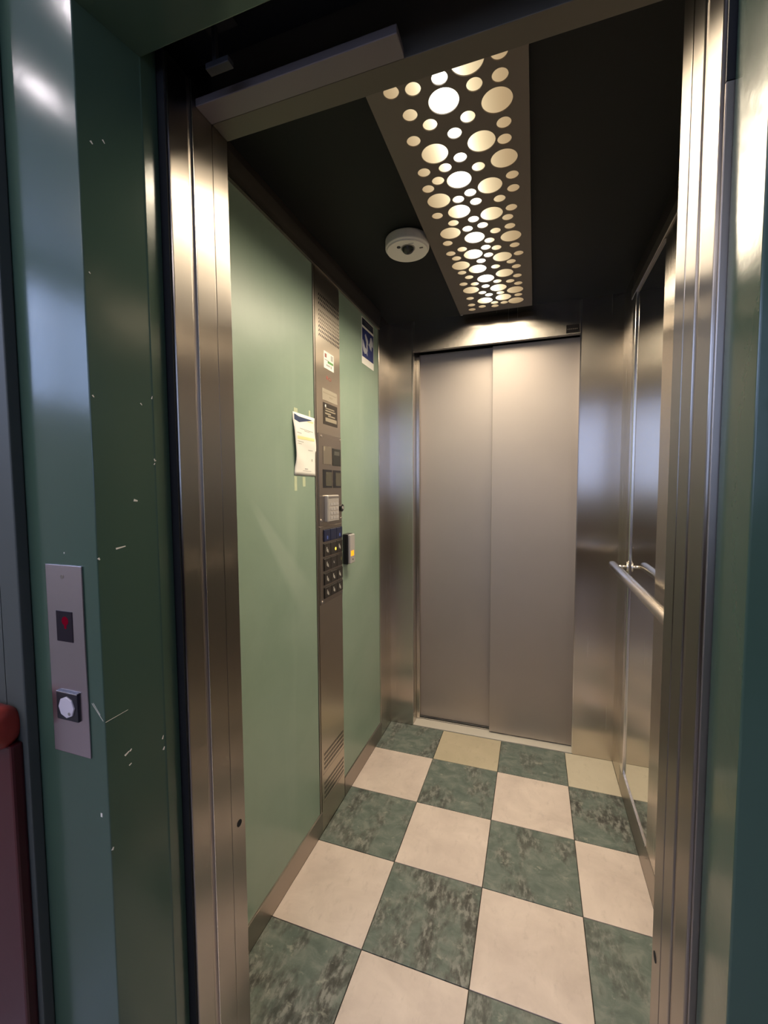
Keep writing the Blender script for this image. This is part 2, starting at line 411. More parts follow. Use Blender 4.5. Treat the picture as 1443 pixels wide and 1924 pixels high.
pts = [(XL - .010, 2.085), (XL, 2.085), (XL + .002, 2.100), (XL + .010, 2.135), (XL + .012, ZC - .001), (XL - .010, ZC - .001)]
lo = [bm.verts.new((x, -1.236, z)) for x, z in pts]; hi = [bm.verts.new((x, .092, z)) for x, z in pts]
bm.faces.new(lo); bm.faces.new(hi[::-1])
for i in range(len(pts)): bm.faces.new((lo[i], hi[i], hi[(i + 1) % len(pts)], lo[(i + 1) % len(pts)]))
struct(from_bm('trim_2', bm, TRIMDARK))

# ------------------------------------------------------------------ control panel
cop = empty('control_panel', (XL, -.467, 0), 'full height brushed steel lift control panel with rows of dark buttons on the green wall', 'control panel')
Y0c, Y1c = -.5660, -.3690
def lb(name, mat, y0, y1, z0, z1, d, parent=cop, base=0., bevel=0.):
    a, b = XL + base, XL + base + d
    return box(name, mat, (min(a, b), max(a, b), min(y0, y1), max(y0, y1), min(z0, z1), max(z0, z1)), parent, bevel, 1)
lb('faceplate', STEEL_COP, Y0c, Y1c, 0.0, 2.074, -.009, base=0.)
# speaker slots: three blocks of slanted slots
def slots(name, mat, zs, y0, y1, n, w_, h, slant, parent):
    bm = bmesh.new()
    for z in zs:
        for k in range(n):
            y = y0 + (y1 - y0) * (k + .5) / n
            q = [(y - w_ / 2, z - h / 2), (y + w_ / 2, z - h / 2), (y + w_ / 2 + slant, z + h / 2), (y - w_ / 2 + slant, z + h / 2)]
            lo = [bm.verts.new((XL - .001, a, b)) for a, b in q]; hi = [bm.verts.new((XL + .0004, a, b)) for a, b in q]
            bm.faces.new(lo[::-1]); bm.faces.new(hi)
            for i in range(4): bm.faces.new((lo[i], lo[(i + 1) % 4], hi[(i + 1) % 4], hi[i]))
    return tag(from_bm(name, bm, mat, parent), kind='stuff')
slots('speaker_slot', BLACK, (1.988, 1.973, 1.958), -.545, -.372, 15, .0052, .009, .004, cop)
slots('speaker_slot', plain('grey_slot_shade', (.20, .17, .13), .6), (1.933, 1.918, 1.904, 1.892), -.545, -.372, 15, .0052, .008, .004, cop)
slots('speaker_slot', BLACK, (1.878, 1.863, 1.848), -.545, -.372, 15, .0052, .009, .004, cop)
slots('vent_slot', BLACK, (.292, .274, .256, .238), -.548, -.376, 22, .0042, .010, 0, cop)
slots('vent_slot', BLACK, (.178, .160, .142, .124), -.548, -.376, 22, .0042, .010, 0, cop)
lb('ridge', STEEL_DULL, -.555, -.372, .218, .222, .0006); lb('ridge', STEEL_DULL, -.555, -.372, .108, .112, .0006)
# two screwed plates
lb('upper_plate', STEEL_SUB, -.560, -.3705, 1.160, 1.498, .0025, bevel=.0006)
lb('lower_plate', STEEL_SUB, -.560, -.3705, .868, 1.157, .0025, bevel=.0006)
for y, z in ((-.537, 1.486), (-.379, 1.486), (-.547, 1.180), (-.377, 1.177), (-.545, .877), (-.382, .877)):
    cyl('screw', CHROME, (XL + .0032, y, z), .0046, .0022, 'x', cop, 14)
s1 = lb('floor_display', plain('tan_display', (.22, .19, .15), .3, .4), -.526, -.457, 1.386, 1.453, .004, bevel=.0006); lb('display_corner', TANPRINT, -.523, -.512, 1.436, 1.450, .0002, s1, .004)
s2 = lb('dark_display', SCREEN, -.449, -.378, 1.384, 1.450, .004, bevel=.0006); lb('display_lines', plain('grey_glyph', (.07, .07, .06), .5), -.436, -.390, 1.425, 1.440, .0002, s2, .004)
for y0, y1 in ((-.530, -.455), (-.446, -.377)):
    s = lb('smoked_window_frame', BLACK, y0, y1, 1.299, 1.367, .0035, bevel=.0006)
    lb('smoked_window', SCREEN_OLIVE, y0 + .022, y1 - .004, 1.306, 1.358, .0004, s, .0035)
kp = lb('intercom', KEYPLASTIC, -.519, -.422, 1.172, 1.272, .016, bevel=.003)
lb('intercom_lip', CHROME, -.513, -.428, 1.262, 1.267, .002, kp, .0155)
for a in range(3):
    for b in range(4):
        lb('key', GREYPLASTIC, -.497 + a * .023, -.480 + a * .023, 1.232 - b * .017, 1.243 - b * .017, .0014, kp, .0155, .0003)
ks = cyl('key_switch', BLACK, (XL + .0085, -.3885, 1.220), .0145, .013, 'x', cop, 28, bevel=.001)
cyl('key_slot', GREYPLASTIC, (XL + .0155, -.3885, 1.220), .0060, .002, 'x', ks, 18)
rowz = ((1.100, 1.144), (1.045, 1.092), (.991, 1.036), (.938, .981), (.887, .928))
for r, (z0, z1) in enumerate(rowz):
    lb('button_row_plate', BLACK, -.5345, -.3745, z0 - .001, z1 + .001, .0032)
    for c in range(3):
        y0 = -.533 + c * .053; y1 = y0 + .0505
        bt = lb('button', DARKBLUEBTN if r == 0 else DARKBTN, y0, y1, z0, z1, .0042, base=.0028, bevel=.0012)
        ym = (y0 + y1) / 2; zm = (z0 + z1) / 2
        if r == 0:
            if c != 1:
                lb('mark', MARKBLUE, ym - .005, ym + .005, zm - .014, zm - .002, .0004, bt, .0068)
        elif r == 1 and c == 1:
            cyl('lit_dot', YELLOWLED, (XL + .0072, -.440, 1.063), .0062, .0012, 'x', bt, 18)
        elif not (r == 2 and c == 2):
            k = 1.0 if c != 1 or r >= 3 else .5
            bm = bmesh.new()
            for (a0, a1, b0, b1) in ((-.009, -.003, -.006, .010), (-.003, .004, -.010, .002), (.003, .007, -.012, -.004)):
                bm_box(bm, XL + .0066, XL + .0073, ym + a0 * k, ym + a1 * k, zm + b0 * k, zm + b1 * k)
            from_bm('mark', bm, MARK, bt)
        else:
            lb('mark', plain('olive_mark', (.13, .13, .05), .5), ym + .008, ym + .016, zm - .004, zm + .010, .0004, bt, .0068)

# stickers and plates that sit on the control panel
def lthing(name, mat, y0, y1, z0, z1, d, label, cat, base=0.):
    e = empty(name, (XL + base, (y0 + y1) / 2, z0), label, cat)
    lb('sheet', mat, y0, y1, z0, z1, d, e, base)
    return e
st = lthing('certificate_sticker', PAPER, -.505, -.423, 1.740, 1.802, .0006, 'small white sticker with a green bar high on the steel control panel', 'sticker')
lb('green_bar', GREENINK, -.474, -.428, 1.763, 1.771, .0003, st, .0006)
lb('emblem', REDINK, -.497, -.483, 1.780, 1.794, .0003, st, .0006); lb('picture', INK_PALE, -.447, -.430, 1.778, 1.797, .0003, st, .0006)
boxes('text_line', INK_PALE, [(XL + .0006, XL + .0009, -.498, -.462, 1.770, 1.773), (XL + .0006, XL + .0009, -.485, -.455, 1.751, 1.757), (XL + .0006, XL + .0009, -.450, -.440, 1.748, 1.758)], st)
lg = empty('maker_mark', (XL, -.466, 1.70), 'tiny faded reddish maker mark between white sticker and pale plate', 'emblem')
bm = bmesh.new()
ring = circle_pts(-.458, 1.706, 1, 20)
for k in range(20):
    a, b = 2 * math.pi * k / 20, 2 * math.pi * (k + 1) / 20
    P = [(-.458 + .013 * math.cos(a), 1.706 + .006 * math.sin(a)), (-.458 + .013 * math.cos(b), 1.706 + .006 * math.sin(b)),
         (-.458 + .009 * math.cos(b), 1.706 + .0035 * math.sin(b)), (-.458 + .009 * math.cos(a), 1.706 + .0035 * math.sin(a))]
    lo = [bm.verts.new((XL - .0002, y, z)) for y, z in P]; hi = [bm.verts.new((XL + .0005, y, z)) for y, z in P]
    bm.faces.new(lo[::-1]); bm.faces.new(hi)
    for i in range(4): bm.faces.new((lo[i], lo[(i + 1) % 4], hi[(i + 1) % 4], hi[i]))
from_bm('ring', bm, REDINK, lg)
lb('stroke', REDINK, -.486, -.474, 1.702, 1.714, .0005, lg, 0.)
pp = lthing('pale_plate', PALEPLATE, -.522, -.397, 1.622, 1.664, .0008, 'pale engraved plate with faint text just above the dark instruction plate', 'sign')
boxes('text_line', TANPRINT, [(XL + .0008, XL + .0011, -.514, -.405, 1.648, 1.652), (XL + .0008, XL + .0011, -.462, -.438, 1.635, 1.641)], pp)
dp = lthing('instruction_plate', BROWNPLATE, -.515, -.398, 1.534, 1.613, .0012, 'dark brown instruction plate with tan lines above the steel button plates', 'sign')
boxes('text_line', TANPRINT, [(XL + .0012, XL + .0015, a, b, z0, z1) for a, b, z0, z1 in
      ((-.500, -.425, 1.592, 1.596), (-.500, -.415, 1.583, 1.588), (-.502, -.455, 1.572, 1.578), (-.478, -.420, 1.565, 1.570), (-.500, -.405, 1.546, 1.560))], dp)
lb('white_symbol', PAPER, -.502, -.494, 1.598, 1.607, .0003, dp, .0012)

# paper notice on the left green panel (slightly curled)
GP = -.004                                             # face of the green panels, relative to XL
pn = empty('paper_notice', (XL + GP, -.648, 1.34), 'white taped paper notice with a dark blue header left of the control panel', 'notice')
bm = bmesh.new(); NY, NZ = 10, 16; grid = []
for iz in range(NZ + 1):
    v = iz / NZ; row = []
    for iy in range(NY + 1):
        u = iy / NY
        y = -.7195 + u * (.1455 + .003 * math.sin(v * 5)) + .004 * math.sin(math.pi * (v * 1.6 + .1)) * (1 - u)
        z = 1.342 + v * .204 - .002 * u
        lift = .0012 + .010 * (1 - u) ** 2 * math.sin(math.pi * min(1, max(0, (v - .12) / .75))) + .0025 * math.sin(v * 9 + u * 3) * math.sin(math.pi * v)
        row.append((max(.0008, lift), y, z))
    grid.append(row)
fr = [[bm.verts.new((XL + GP + l + .0004, y, z)) for l, y, z in r] for r in grid]
bk = [[bm.verts.new((XL + GP + l, y, z)) for l, y, z in r] for r in grid]
for i in range(NZ):
    for j in range(NY):
        bm.faces.new((fr[i][j], fr[i][j + 1], fr[i + 1][j + 1], fr[i + 1][j])); bm.faces.new((bk[i][j], bk[i + 1][j], bk[i + 1][j + 1], bk[i][j + 1]))
for i in range(NZ):
    for j in (0, NY): bm.faces.new((fr[i][j], fr[i + 1][j], bk[i + 1][j], bk[i][j]))
for j in range(NY):
    for i in (0, NZ): bm.faces.new((fr[i][j], fr[i][j + 1], bk[i][j + 1], bk[i][j]))
from_bm('sheet', bm, PAPER, pn, True)
def onpaper(u, v):
    i = min(NZ - 1, int(v * NZ)); j = min(NY - 1, int(u * NY)); a, b = v * NZ - i, u * NY - j
    P = [Vector(grid[ii][jj]) for ii, jj in ((i, j), (i, j + 1), (i + 1, j), (i + 1, j + 1))]
    p = (P[0] * (1 - b) + P[1] * b) * (1 - a) + (P[2] * (1 - b) + P[3] * b) * a
    return Vector((XL + GP + p.x + .0008, p.y, p.z))
def print_quad(name, mat, polys):
    bm = bmesh.new()
    for q in polys:
        n = 8
        # split into strips so that the print follows the curl
        for s in range(n):
            a, b = s / n, (s + 1) / n
            def pt(t, top):
                (u0, v0), (u1, v1) = (q[0], q[1]) if not top else (q[3], q[2])
                return onpaper(u0 + (u1 - u0) * t, v0 + (v1 - v0) * t)
            bm.faces.new([bm.verts.new(p) for p in (pt(a, 0), pt(b, 0), pt(b, 1), pt(a, 1))])
    return from_bm(name, bm, mat, pn)
print_quad('header_print', NAVY, [[(.06, .885), (.26, .855), (.26, .95), (.06, .975)], [(.26, .855), (.86, .945), (.86, .951), (.26, .95)]])
print_quad('header_text', INK_PALE, [[(.10, .915), (.22, .905), (.22, .93), (.10, .94)], [(.24, .89), (.40, .905), (.40, .918), (.24, .908)]])
print_quad('highlighted_lines', YELLOWINK, [[(.10, .58), (.93, .60), (.93, .645), (.10, .63)]])
print_quad('yellow_mark', YELLOWINK, [[(.66, .90), (.93, .90), (.93, .925), (.66, .915)]])
print_quad('text_line', INK_PALE, [[(.25, .755), (.90, .745), (.90, .755), (.25, .765)], [(.45, .73), (.72, .725), (.72, .735), (.45, .74)], [(.10, .68), (.30, .675), (.30, .685), (.10, .69)],
           [(.10, .545), (.40, .54), (.40, .548), (.10, .553)], [(.10, .51), (.30, .508), (.30, .516), (.10, .518)], [(.62, .425), (.84, .425), (.84, .436), (.62, .436)],
           [(.78, .25), (.83, .25), (.83, .29), (.78, .29)], [(.45, .105), (.60, .105), (.60, .12), (.45, .12)], [(.36, .075), (.76, .075), (.76, .083), (.36, .083)]])
for y0, y1, z0, z1 in ((-.713, -.690, 1.535, 1.560), (-.617, -.605, 1.532, 1.566)):
    lb('tape', TAPE, y0, y1, z0, z1, .0005, pn, GP + .004 if z0 < 1.53 else GP)
tr = empty('tape_residue', (XL + GP, -.68, 1.29), 'pale sticky tape marks on the green panel under the notice', 'tape mark')
lb('streak', TAPE, -.717, -.701, 1.290, 1.338, .0003, tr, GP); lb('streak', TAPE, -.664, -.646, 1.304, 1.337, .0003, tr, GP)

# blue surveillance sign on the rear green panel
sg = empty('surveillance_sign', (XL + GP, -.053, 1.858), 'blue sign with white camera drawings high on the rear green panel', 'sign')
lb('sheet', PAPER, -.126, .022, 1.858, 2.064, .0008, sg, GP)
lb('header_field', NAVYD, -.122, .018, 2.028, 2.060, .0003, sg, GP + .0008)
lb('blue_field', BLUE, -.122, .019, 1.890, 2.018, .0003, sg, GP + .0008)
def sgpoly(name, polys):
    bm = bmesh.new()
    for P in polys:
        lo = [bm.verts.new((XL + GP + .0010, y, z)) for y, z in P]; hi = [bm.verts.new((XL + GP + .0014, y, z)) for y, z in P]
        bm.faces.new(lo[::-1]); bm.faces.new(hi); n = len(P)
        for i in range(n): bm.faces.new((lo[i], lo[(i + 1) % n], hi[(i + 1) % n], hi[i]))
    return from_bm(name, bm, plain('white_vinyl_print', (.45, .46, .50), .5), sg)
sgpoly('camera_drawing', [[(-.090, 1.990), (-.080, 2.000), (-.050, 1.975), (-.050, 1.955), (-.078, 1.968)], [(-.074, 1.966), (-.060, 1.966), (-.055, 1.925), (-.072, 1.935)]])
sgpoly('camera_drawing', [[(-.116, 1.966), (-.104, 1.958), (-.090, 1.938), (-.062, 1.930), (-.060, 1.902), (-.074, 1.914), (-.090, 1.906), (-.108, 1.914), (-.118, 1.935)]])
sgpoly('camera_drawing', [[(-.020, 2.000), (-.006, 2.004), (.010, 1.984), (.012, 1.962), (-.004, 1.966), (-.008, 1.940), (-.024, 1.946), (-.042, 1.962), (-.030, 1.974)]])
boxes('header_text', plain('dim_print', (.10, .11, .14), .5), [(XL + GP + .0010, XL + GP + .0013, -.10, .0, 2.047, 2.051), (XL + GP + .0010, XL + GP + .0013, -.085, -.02, 2.037, 2.041)], sg)

# key fob reader beside the control panel
fb = empty('fob_reader', (XL + GP, -.327, .985), 'black and grey key fob reader with glowing amber square beside the buttons', 'card reader')
lb('base', BLACK, -.352, -.300, .985, 1.110, .022, fb, GP, .002)
lb('front_cover', GREYPLASTIC, -.350, -.302, .988, 1.108, .012, fb, GP + .022, .003)
lb('amber_window', AMBER, -.346, -.316, 1.019, 1.041, .0008, fb, GP + .034)
cyl('dot', BLACK, (XL + GP + .0345, -.326, 1.004), .0035, .001, 'x', fb, 12)

# ------------------------------------------------------------------ right car wall
wr = struct(box('wall_right', SHAFT, (XR + .008, XR + .030, -1.236, YB + .06, -.03, ZC)))
box('corner_post', STEEL, (XR, XR + .010, .078, YB, 0.0, ZC), wr)
box('steel_panel', STEEL, (XR, XR + .010, -1.236, -.392, .105, 2.052), wr)
struct(box('baseboard_right', STEEL_DULL, (XR - .001, XR + .010, -1.236, .076, 0.0, .104), None, .001, 1))
struct(box('trim_3', STEEL_DULL, (XR - .006, XR + .010, -1.236, .076, 2.053, 2.092), None, .002, 1))
struct(box('trim_4', TRIMDARK, (XR - .001, XR + .010, -1.236, .076, 2.094, ZC - .001)))
mi = empty('wall_mirror', (XR, -.16, .105), 'tall clear mirror set in the right wall behind the handrail', 'mirror')
box('mirror_pane', MIRROR, (XR + .001, XR + .009, -.391, -.014, .112, 2.047), mi)
box('frame_strip', STEEL, (XR - .004, XR + .009, .036, .076, .105, 2.052), mi, .002, 2)
box('frame_strip', CHROME, (XR - .006, XR + .009, -.0135, .034, .105, 2.052), mi, .004, 3)
box('frame_strip', CHROME, (XR - .004, XR + .009, -.391, -.0145, .105, .1115), mi, .001, 1)
box('frame_strip', STEEL_DULL, (XR - .004, XR + .009, -.391, -.0145, 2.0475, 2.052), mi, .001, 1)

hr = empty('handrail', (XR, -.38, .97), 'round satin steel handrail along the mirrored right wall', 'handrail')
HX, HZ, HRr = XR - .056, .9745, .0165
cyl('rail', CHROME, (HX, (-.80 + .024) / 2, HZ), HRr, .824, 'y', hr, 32, smooth=False, bevel=.004)
for y in (.004, -.77):
    bk_ = cyl('bracket', CHROME, ((HX + XR) / 2 + .004, y, HZ - .002), .006, XR - HX - .008, 'x', hr, 16)
    cyl('rosette', CHROME, (XR - .007, y, HZ - .002), .020, .008, 'x', bk_, 28, bevel=.002)
for o in hr.children:
    for p in o.data.polygons: p.use_smooth = len(p.vertices) == 4

# ------------------------------------------------------------------ back wall with the rear lift door
struct(box('wall_back', STEEL, (XL - .010, -.169, YB, YB + .100, 0.0, ZC)))
wb = struct(box('wall_back', STEEL, (OX1 + .002, XR + .010, YB, YB + .100, 0.0, ZC)))
hd = struct(box('trim_5', STEEL, (-.168, OX1 + .001, YB + .004, YB + .03, 2.003, ZC)))
struct(box('trim_6', CHROME, (OX1 - .002, OX1 + .0015, YB - .0025, YB + .003, .006, ZC - .002)))
struct(box('trim_7', CHROME, (-.1695, -.1665, YB - .0025, YB + .003, .006, ZC - .002)))
d1 = empty('door_1', (.23, .32, 0)); struct(d1)
box('door_panel', STEEL_DOOR, (.2325, OX1 + .045, .308, .338, .008, 2.003), d1, .002, 2)
box('door_panel', STEEL_DOOR, (-.215, .262, .350, .380, .008, 2.011), d1, .002, 2)
box('door_edge', STEEL, (-.168, -.150, .322, .348, .004, 2.05), d1, .001, 1)
sl = struct(box('trim_8', ALU, (-.1685, OX1 + .0015, YB + .0045, YB + .078, -.03, .001)))
boxes('groove', BLACK_GAP, [(-.168, OX1, .328, .332, 0.0, .0016), (-.168, OX1, .340, .350, 0.0, .0016)], sl)
struct(box('trim_9', SHAFT, (-.30, .80, .300, .42, 2.06, ZC)))
struct(box('wall_shaft_back', SHAFT, (-.75, 1.2, .42, .45, -.03, 2.62)))
struct(box('trim_10', ALU, (-.168, OX1, YB + .079, .42, -.03, .0005)))
cp = empty('capacity_plate', (.600, YB + .003, 2.010), 'small black plate with pale lettering at the right end of the door header', 'sign')
box('plate', BROWNPLATE, (.570, .626, YB + .0025, YB + .0042, 2.008, 2.044), cp)
boxes('text_line', TANPRINT, [(.574 + k * .0078, .579 + k * .0078, YB + .0020, YB + .0026, 2.023, 2.027) for k in range(6)], cp)
cyl('rivet', CHROME, (.6215, YB + .0020, 2.0125), .0028, .0012, 'y', cp, 12)

# ------------------------------------------------------------------ front opening of the car: returns, door edges, head
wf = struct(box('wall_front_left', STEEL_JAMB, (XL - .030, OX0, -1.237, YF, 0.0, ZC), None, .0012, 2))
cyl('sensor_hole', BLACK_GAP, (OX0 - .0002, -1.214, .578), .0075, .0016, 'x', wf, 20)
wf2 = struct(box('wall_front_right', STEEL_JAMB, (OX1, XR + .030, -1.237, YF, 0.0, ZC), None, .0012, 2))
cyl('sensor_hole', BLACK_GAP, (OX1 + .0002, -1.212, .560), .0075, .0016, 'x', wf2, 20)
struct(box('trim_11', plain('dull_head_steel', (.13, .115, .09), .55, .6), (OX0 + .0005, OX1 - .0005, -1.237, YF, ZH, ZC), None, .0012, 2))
d2 = empty('door_2', (-.40, -1.26, 0)); struct(d2)                       # car door, slid open to the left
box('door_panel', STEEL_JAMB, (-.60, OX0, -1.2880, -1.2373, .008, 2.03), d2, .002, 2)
box('gap_strip', STEEL_SUB, (OX0 - .02, OX0 - .0025, -1.2992, -1.2882, .008, 2.03), d2)
box('edge_line', CHROME, (OX0 - .012, OX0 + .0012, -1.2902, -1.2882, .008, 2.03), d2, .0005, 1)
d3 = empty('door_3', (-.40, -1.32, 0)); struct(d3)                       # landing door, slid open to the left
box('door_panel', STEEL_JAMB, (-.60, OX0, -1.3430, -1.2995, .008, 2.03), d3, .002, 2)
box('gap_strip', BLACK_GAP, (-.60, OX0 - .0035, -1.3472, -1.3434, .008, 2.03), d3)  # black sheet over the door front, painting in the shade of the pocket gap
# strike posts on the right
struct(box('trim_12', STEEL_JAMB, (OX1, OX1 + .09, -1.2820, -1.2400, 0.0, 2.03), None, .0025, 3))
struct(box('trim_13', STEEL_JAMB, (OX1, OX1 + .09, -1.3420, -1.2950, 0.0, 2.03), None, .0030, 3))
struct(box('trim_14', STEEL_DULL, (OX1 + .0035, OX1 + .09, -1.3470, -1.3425, 0.0, 1.745), None, .001, 1))
struct(box('trim_24', BLACK, (OX1 + .0035, OX1 + .09, -1.3468, -1.3425, 1.7455, 2.03)))
struct(box('trim_15', STEEL_SUB, (OX1 + .0022, OX1 + .09, -1.2950, -1.2820, 0.0, 2.03)))
dt = tag(box('door_track_cover', plain('grey_painted_track', (.17, .145, .14), .5, .3), (OX0, .233, -1.2790, -1.2372, ZH - .0005, ZH + .014), None, .001, 1),
         'grey metal door track cover above the left half of the opening', 'track cover')
LATCHM = plain('dark_zinc', (.05, .05, .055), .5, .6)
lt = empty('door_lock_latch', (-.045, -1.330, 2.03), 'small dim metal door lock bracket in the dark above the opening', 'latch')
box('bracket', LATCHM, (-.078, -.033, -1.335, -1.320, 1.984, 1.994), lt, .001, 1)
box('arm', LATCHM, (-.066, -.058, -1.333, -1.325, 1.994, 2.050), lt, .001, 1)
box('mount', SHAFT, (-.080, -.025, -1.338, -1.318, 2.050, 2.0995), lt)

# shaft around the car (closed, unlit)
struct(box('wall_shaft_left', SHAFT, (-.75, -.72, -1.345, .45, -.03, 2.62)))
struct(box('wall_shaft_right', SHAFT, (1.17, 1.20, -1.345, .45, -.03, 2.62)))
struct(box('wall_shaft_top', SHAFT, (-.75, 1.20, -1.345, .45, 2.62, 2.65)))
struct(box('wall_shaft_bottom', SHAFT, (-.75, 1.20, -1.345, .45, -.06, -.031)))
struct(box('trim_16', SHAFT, (-.70, 1.15, -1.345, -1.24, 2.10, 2.13)))
sills = struct(box('trim_17', ALU, (OX0, OX1, -1.285, YF, -.03, -.001)))
struct(box('trim_18', ALU, (OX0, OX1, -1.345, -1.292, -.03, -.001)))

# ------------------------------------------------------------------ landing frame and hall
lf = empty('trim_19', (.24, -1.42, 0)); struct(lf)
prism_xy('jamb', GREENPAINT, [(-.385, -1.475), (-.187, -1.475), (-.1690, -1.380), (-.1682, -1.379), (-.168, -1.3478), (-.385, -1.3478)], 0, 2.14, lf, .0015)
prism_xy('jamb', GREENPAINT, [(.80, -1.430), (.643, -1.430), (.643, -1.348), (.80, -1.348)], 0, 2.14, lf, .002)
box('head', GREENPAINT, (-.1868, .6428, -1.475, -1.378, 1.992, 2.14), lf, .002, 2)
def chip_strip(a, b, w_):
    (y0, z0), (y1, z1) = a, b
    d = Vector((y1 - y0, z1 - z0)); n = Vector((-d.y, d.x)).normalized() * w_ / 2
    return [(y0 + n.x, z0 + n.y), (y0 - n.x, z0 - n.y), (y1 - n.x * .5, z1 - n.y * .5), (y1 + n.x * .5, z1 + n.y * .5)]
chips = [((-1.417, 1.281), (-1.411, 1.2795), .004), ((-1.4475, 1.205), (-1.433, 1.2075), .0028), ((-1.3785, 1.346), (-1.3805, 1.350), .003),
         ((-1.458, 1.811), (-1.455, 1.808), .003), ((-1.441, 1.824), (-1.438, 1.820), .002), ((-1.448, .866), (-1.441, .870), .003), ((-1.440, .869), (-1.437, .872), .0025),
         ((-1.442, .846), (-1.438, .848), .002), ((-1.474, .935), (-1.440, .9395), .0005), ((-1.4735, 1.194), (-1.4715, 1.191), .003), ((-1.473, .724), (-1.471, .728), .003),
         ((-1.40, 1.44), (-1.3975, 1.437), .0018), ((-1.385, .86), (-1.383, .866), .002), ((-1.384, .84), (-1.382, .845), .003), ((-1.471, 1.44), (-1.469, 1.437), .002),
         ((-1.468, 1.62), (-1.466, 1.618), .0015), ((-1.381, 1.45), (-1.3795, 1.455), .0015), ((-1.381, 1.34), (-1.3795, 1.343), .0015)]
bm = bmesh.new()
for a, b, w_ in chips:
    P = chip_strip(a, b, w_)
    rx = lambda y: -.187 + (y + 1.475) / .095 * .018
    lo = [bm.verts.new((rx(y) - .0003, y, z)) for y, z in P]; hi = [bm.verts.new((rx(y) + .0004, y, z)) for y, z in P]
    bm.faces.new(lo[::-1]); bm.faces.new(hi)
    for i in range(4): bm.faces.new((lo[i], lo[(i + 1) % 4], hi[(i + 1) % 4], hi[i]))
for x, z, s in ((-.2035, .780, .0035), (-.258, 1.199, .0015)):                # chips on the front face
    bm_box(bm, x - s / 2, x + s / 2, -1.4755, -1.4748, z - s * .9, z + s * .9)
for (xa, za), (xb, zb) in (((-.213, .962), (-.190, .937)), ((-.210, .963), (-.196, .946))):
    d = Vector((xb - xa, zb - za)); n = Vector((-d.y, d.x)).normalized() * .00025
    P = [(xa + n.x, za + n.y), (xa - n.x, za - n.y), (xb - n.x, zb - n.y), (xb + n.x, zb + n.y)]
    lo = [bm.verts.new((x, -1.4755, z)) for x, z in P]; hi = [bm.verts.new((x, -1.4748, z)) for x, z in P]
    bm.faces.new(lo); bm.faces.new(hi[::-1])
    for i in range(4): bm.faces.new((lo[i], hi[i], hi[(i + 1) % 4], lo[(i + 1) % 4]))
tag(from_bm('paint_chip', bm, CHIP, lf), 'pale chips and scratches in the green paint', kind='stuff')

# call panel on the left jamb
cl = empty('call_panel', (-.2595, -1.475, .872), 'slim steel lift call plate with dark display and square button on the green frame', 'call panel')
CYF = -1.475
box('plate', STEEL_PINK, (-.3005, -.2185, CYF - .0025, CYF, .871, 1.180), cl, .0010, 2)
ds = box('display', plain('dark_call_display', (.010, .006, .012), .3, spec=.3), (-.2800, -.2435, CYF - .0033, CYF - .0020, 1.0565, 1.106), cl, .0005, 1)
bm = bmesh.new()
bmesh.ops.create_cone(bm, cap_ends=True, segments=20, radius1=.0072, radius2=.0072, depth=.0006, matrix=Matrix.Translation((-.2595, CYF - .0034, 1.0905)) @ AX['y'])
bm_box(bm, -.2615, -.2570, CYF - .0037, CYF - .0031, 1.078, 1.086)
from_bm('red_symbol', bm, REDLED, ds)
bf = box('button_frame', plain('black_button_frame', (.015, .015, .02), .25), (-.2850, -.2370, CYF - .0060, CYF - .0020, .9285, .9755), cl, .0012, 2)
cyl('button_cap', plain('pale_button_cap', (.55, .50, .54), .3), (-.2605, CYF - .0068, .951), .0175, .003, 'y', bf, 8, bevel=.001)
cyl('button_dot', CHROME, (-.2530, CYF - .0086, .942), .0028, .001, 'y', bf, 14)
boxes('frame_highlight', CHROME, [(-.2845, -.2375, CYF - .0064, CYF - .0058, .9735, .9750)], bf)
cyl('screw', STEEL_DULL, (-.2618, CYF - .0028, 1.1615), .0032, .0010, 'y', cl, 14)

WYF = -1.494                                            # face of the landing wall
struct(box('wall_hall_front', FRONTPAINT, (-2.2, -.386, WYF, -1.345, 0, 2.62))); struct(box('wall_hall_front', FRONTPAINT, (-.3859, -.340, WYF, -1.4755, 0, 2.62), None, .003, 3))
struct(box('wall_hall_front', FRONTPAINT, (.80, 2.6, -1.435, -1.345, 0, 2.62)))
struct(box('wall_hall_front', FRONTPAINT, (-.385, .80, -1.470, -1.345, 2.14, 2.62)))
struct(box('wall_hall_front', SHAFT, (-.75, -.303, -1.36, -1.346, -.03, 0)))
rd = struct(box('trim_20', REDPAINT, (-2.2, -.350, WYF - .018, WYF, 0, .885), None, .004, 2))
bm = bmesh.new()
bmesh.ops.create_cone(bm, cap_ends=True, segments=24, radius1=.035, radius2=.035, depth=1.846, matrix=Matrix.Translation((-1.277, WYF - .018, .914)) @ Matrix.Diagonal((1, .8, 1, 1)) @ AX['x'])
es = [e for e in bm.edges if any(len(f.verts) > 4 for f in e.link_faces)]
bmesh.ops.bevel(bm, geom=es, offset=.016, segments=4, affect='EDGES', profile=.5)
struct(from_bm('trim_21', bm, REDRAIL, None, True))
struct(box('floor_hall', HALLFLOOR, (-2.2, 2.6, -4.2, -1.345, -.03, -.001)))
struct(box('ceiling_hall', HALLCEIL, (-2.2, 2.6, -4.2, -1.345, 2.60, 2.63)))
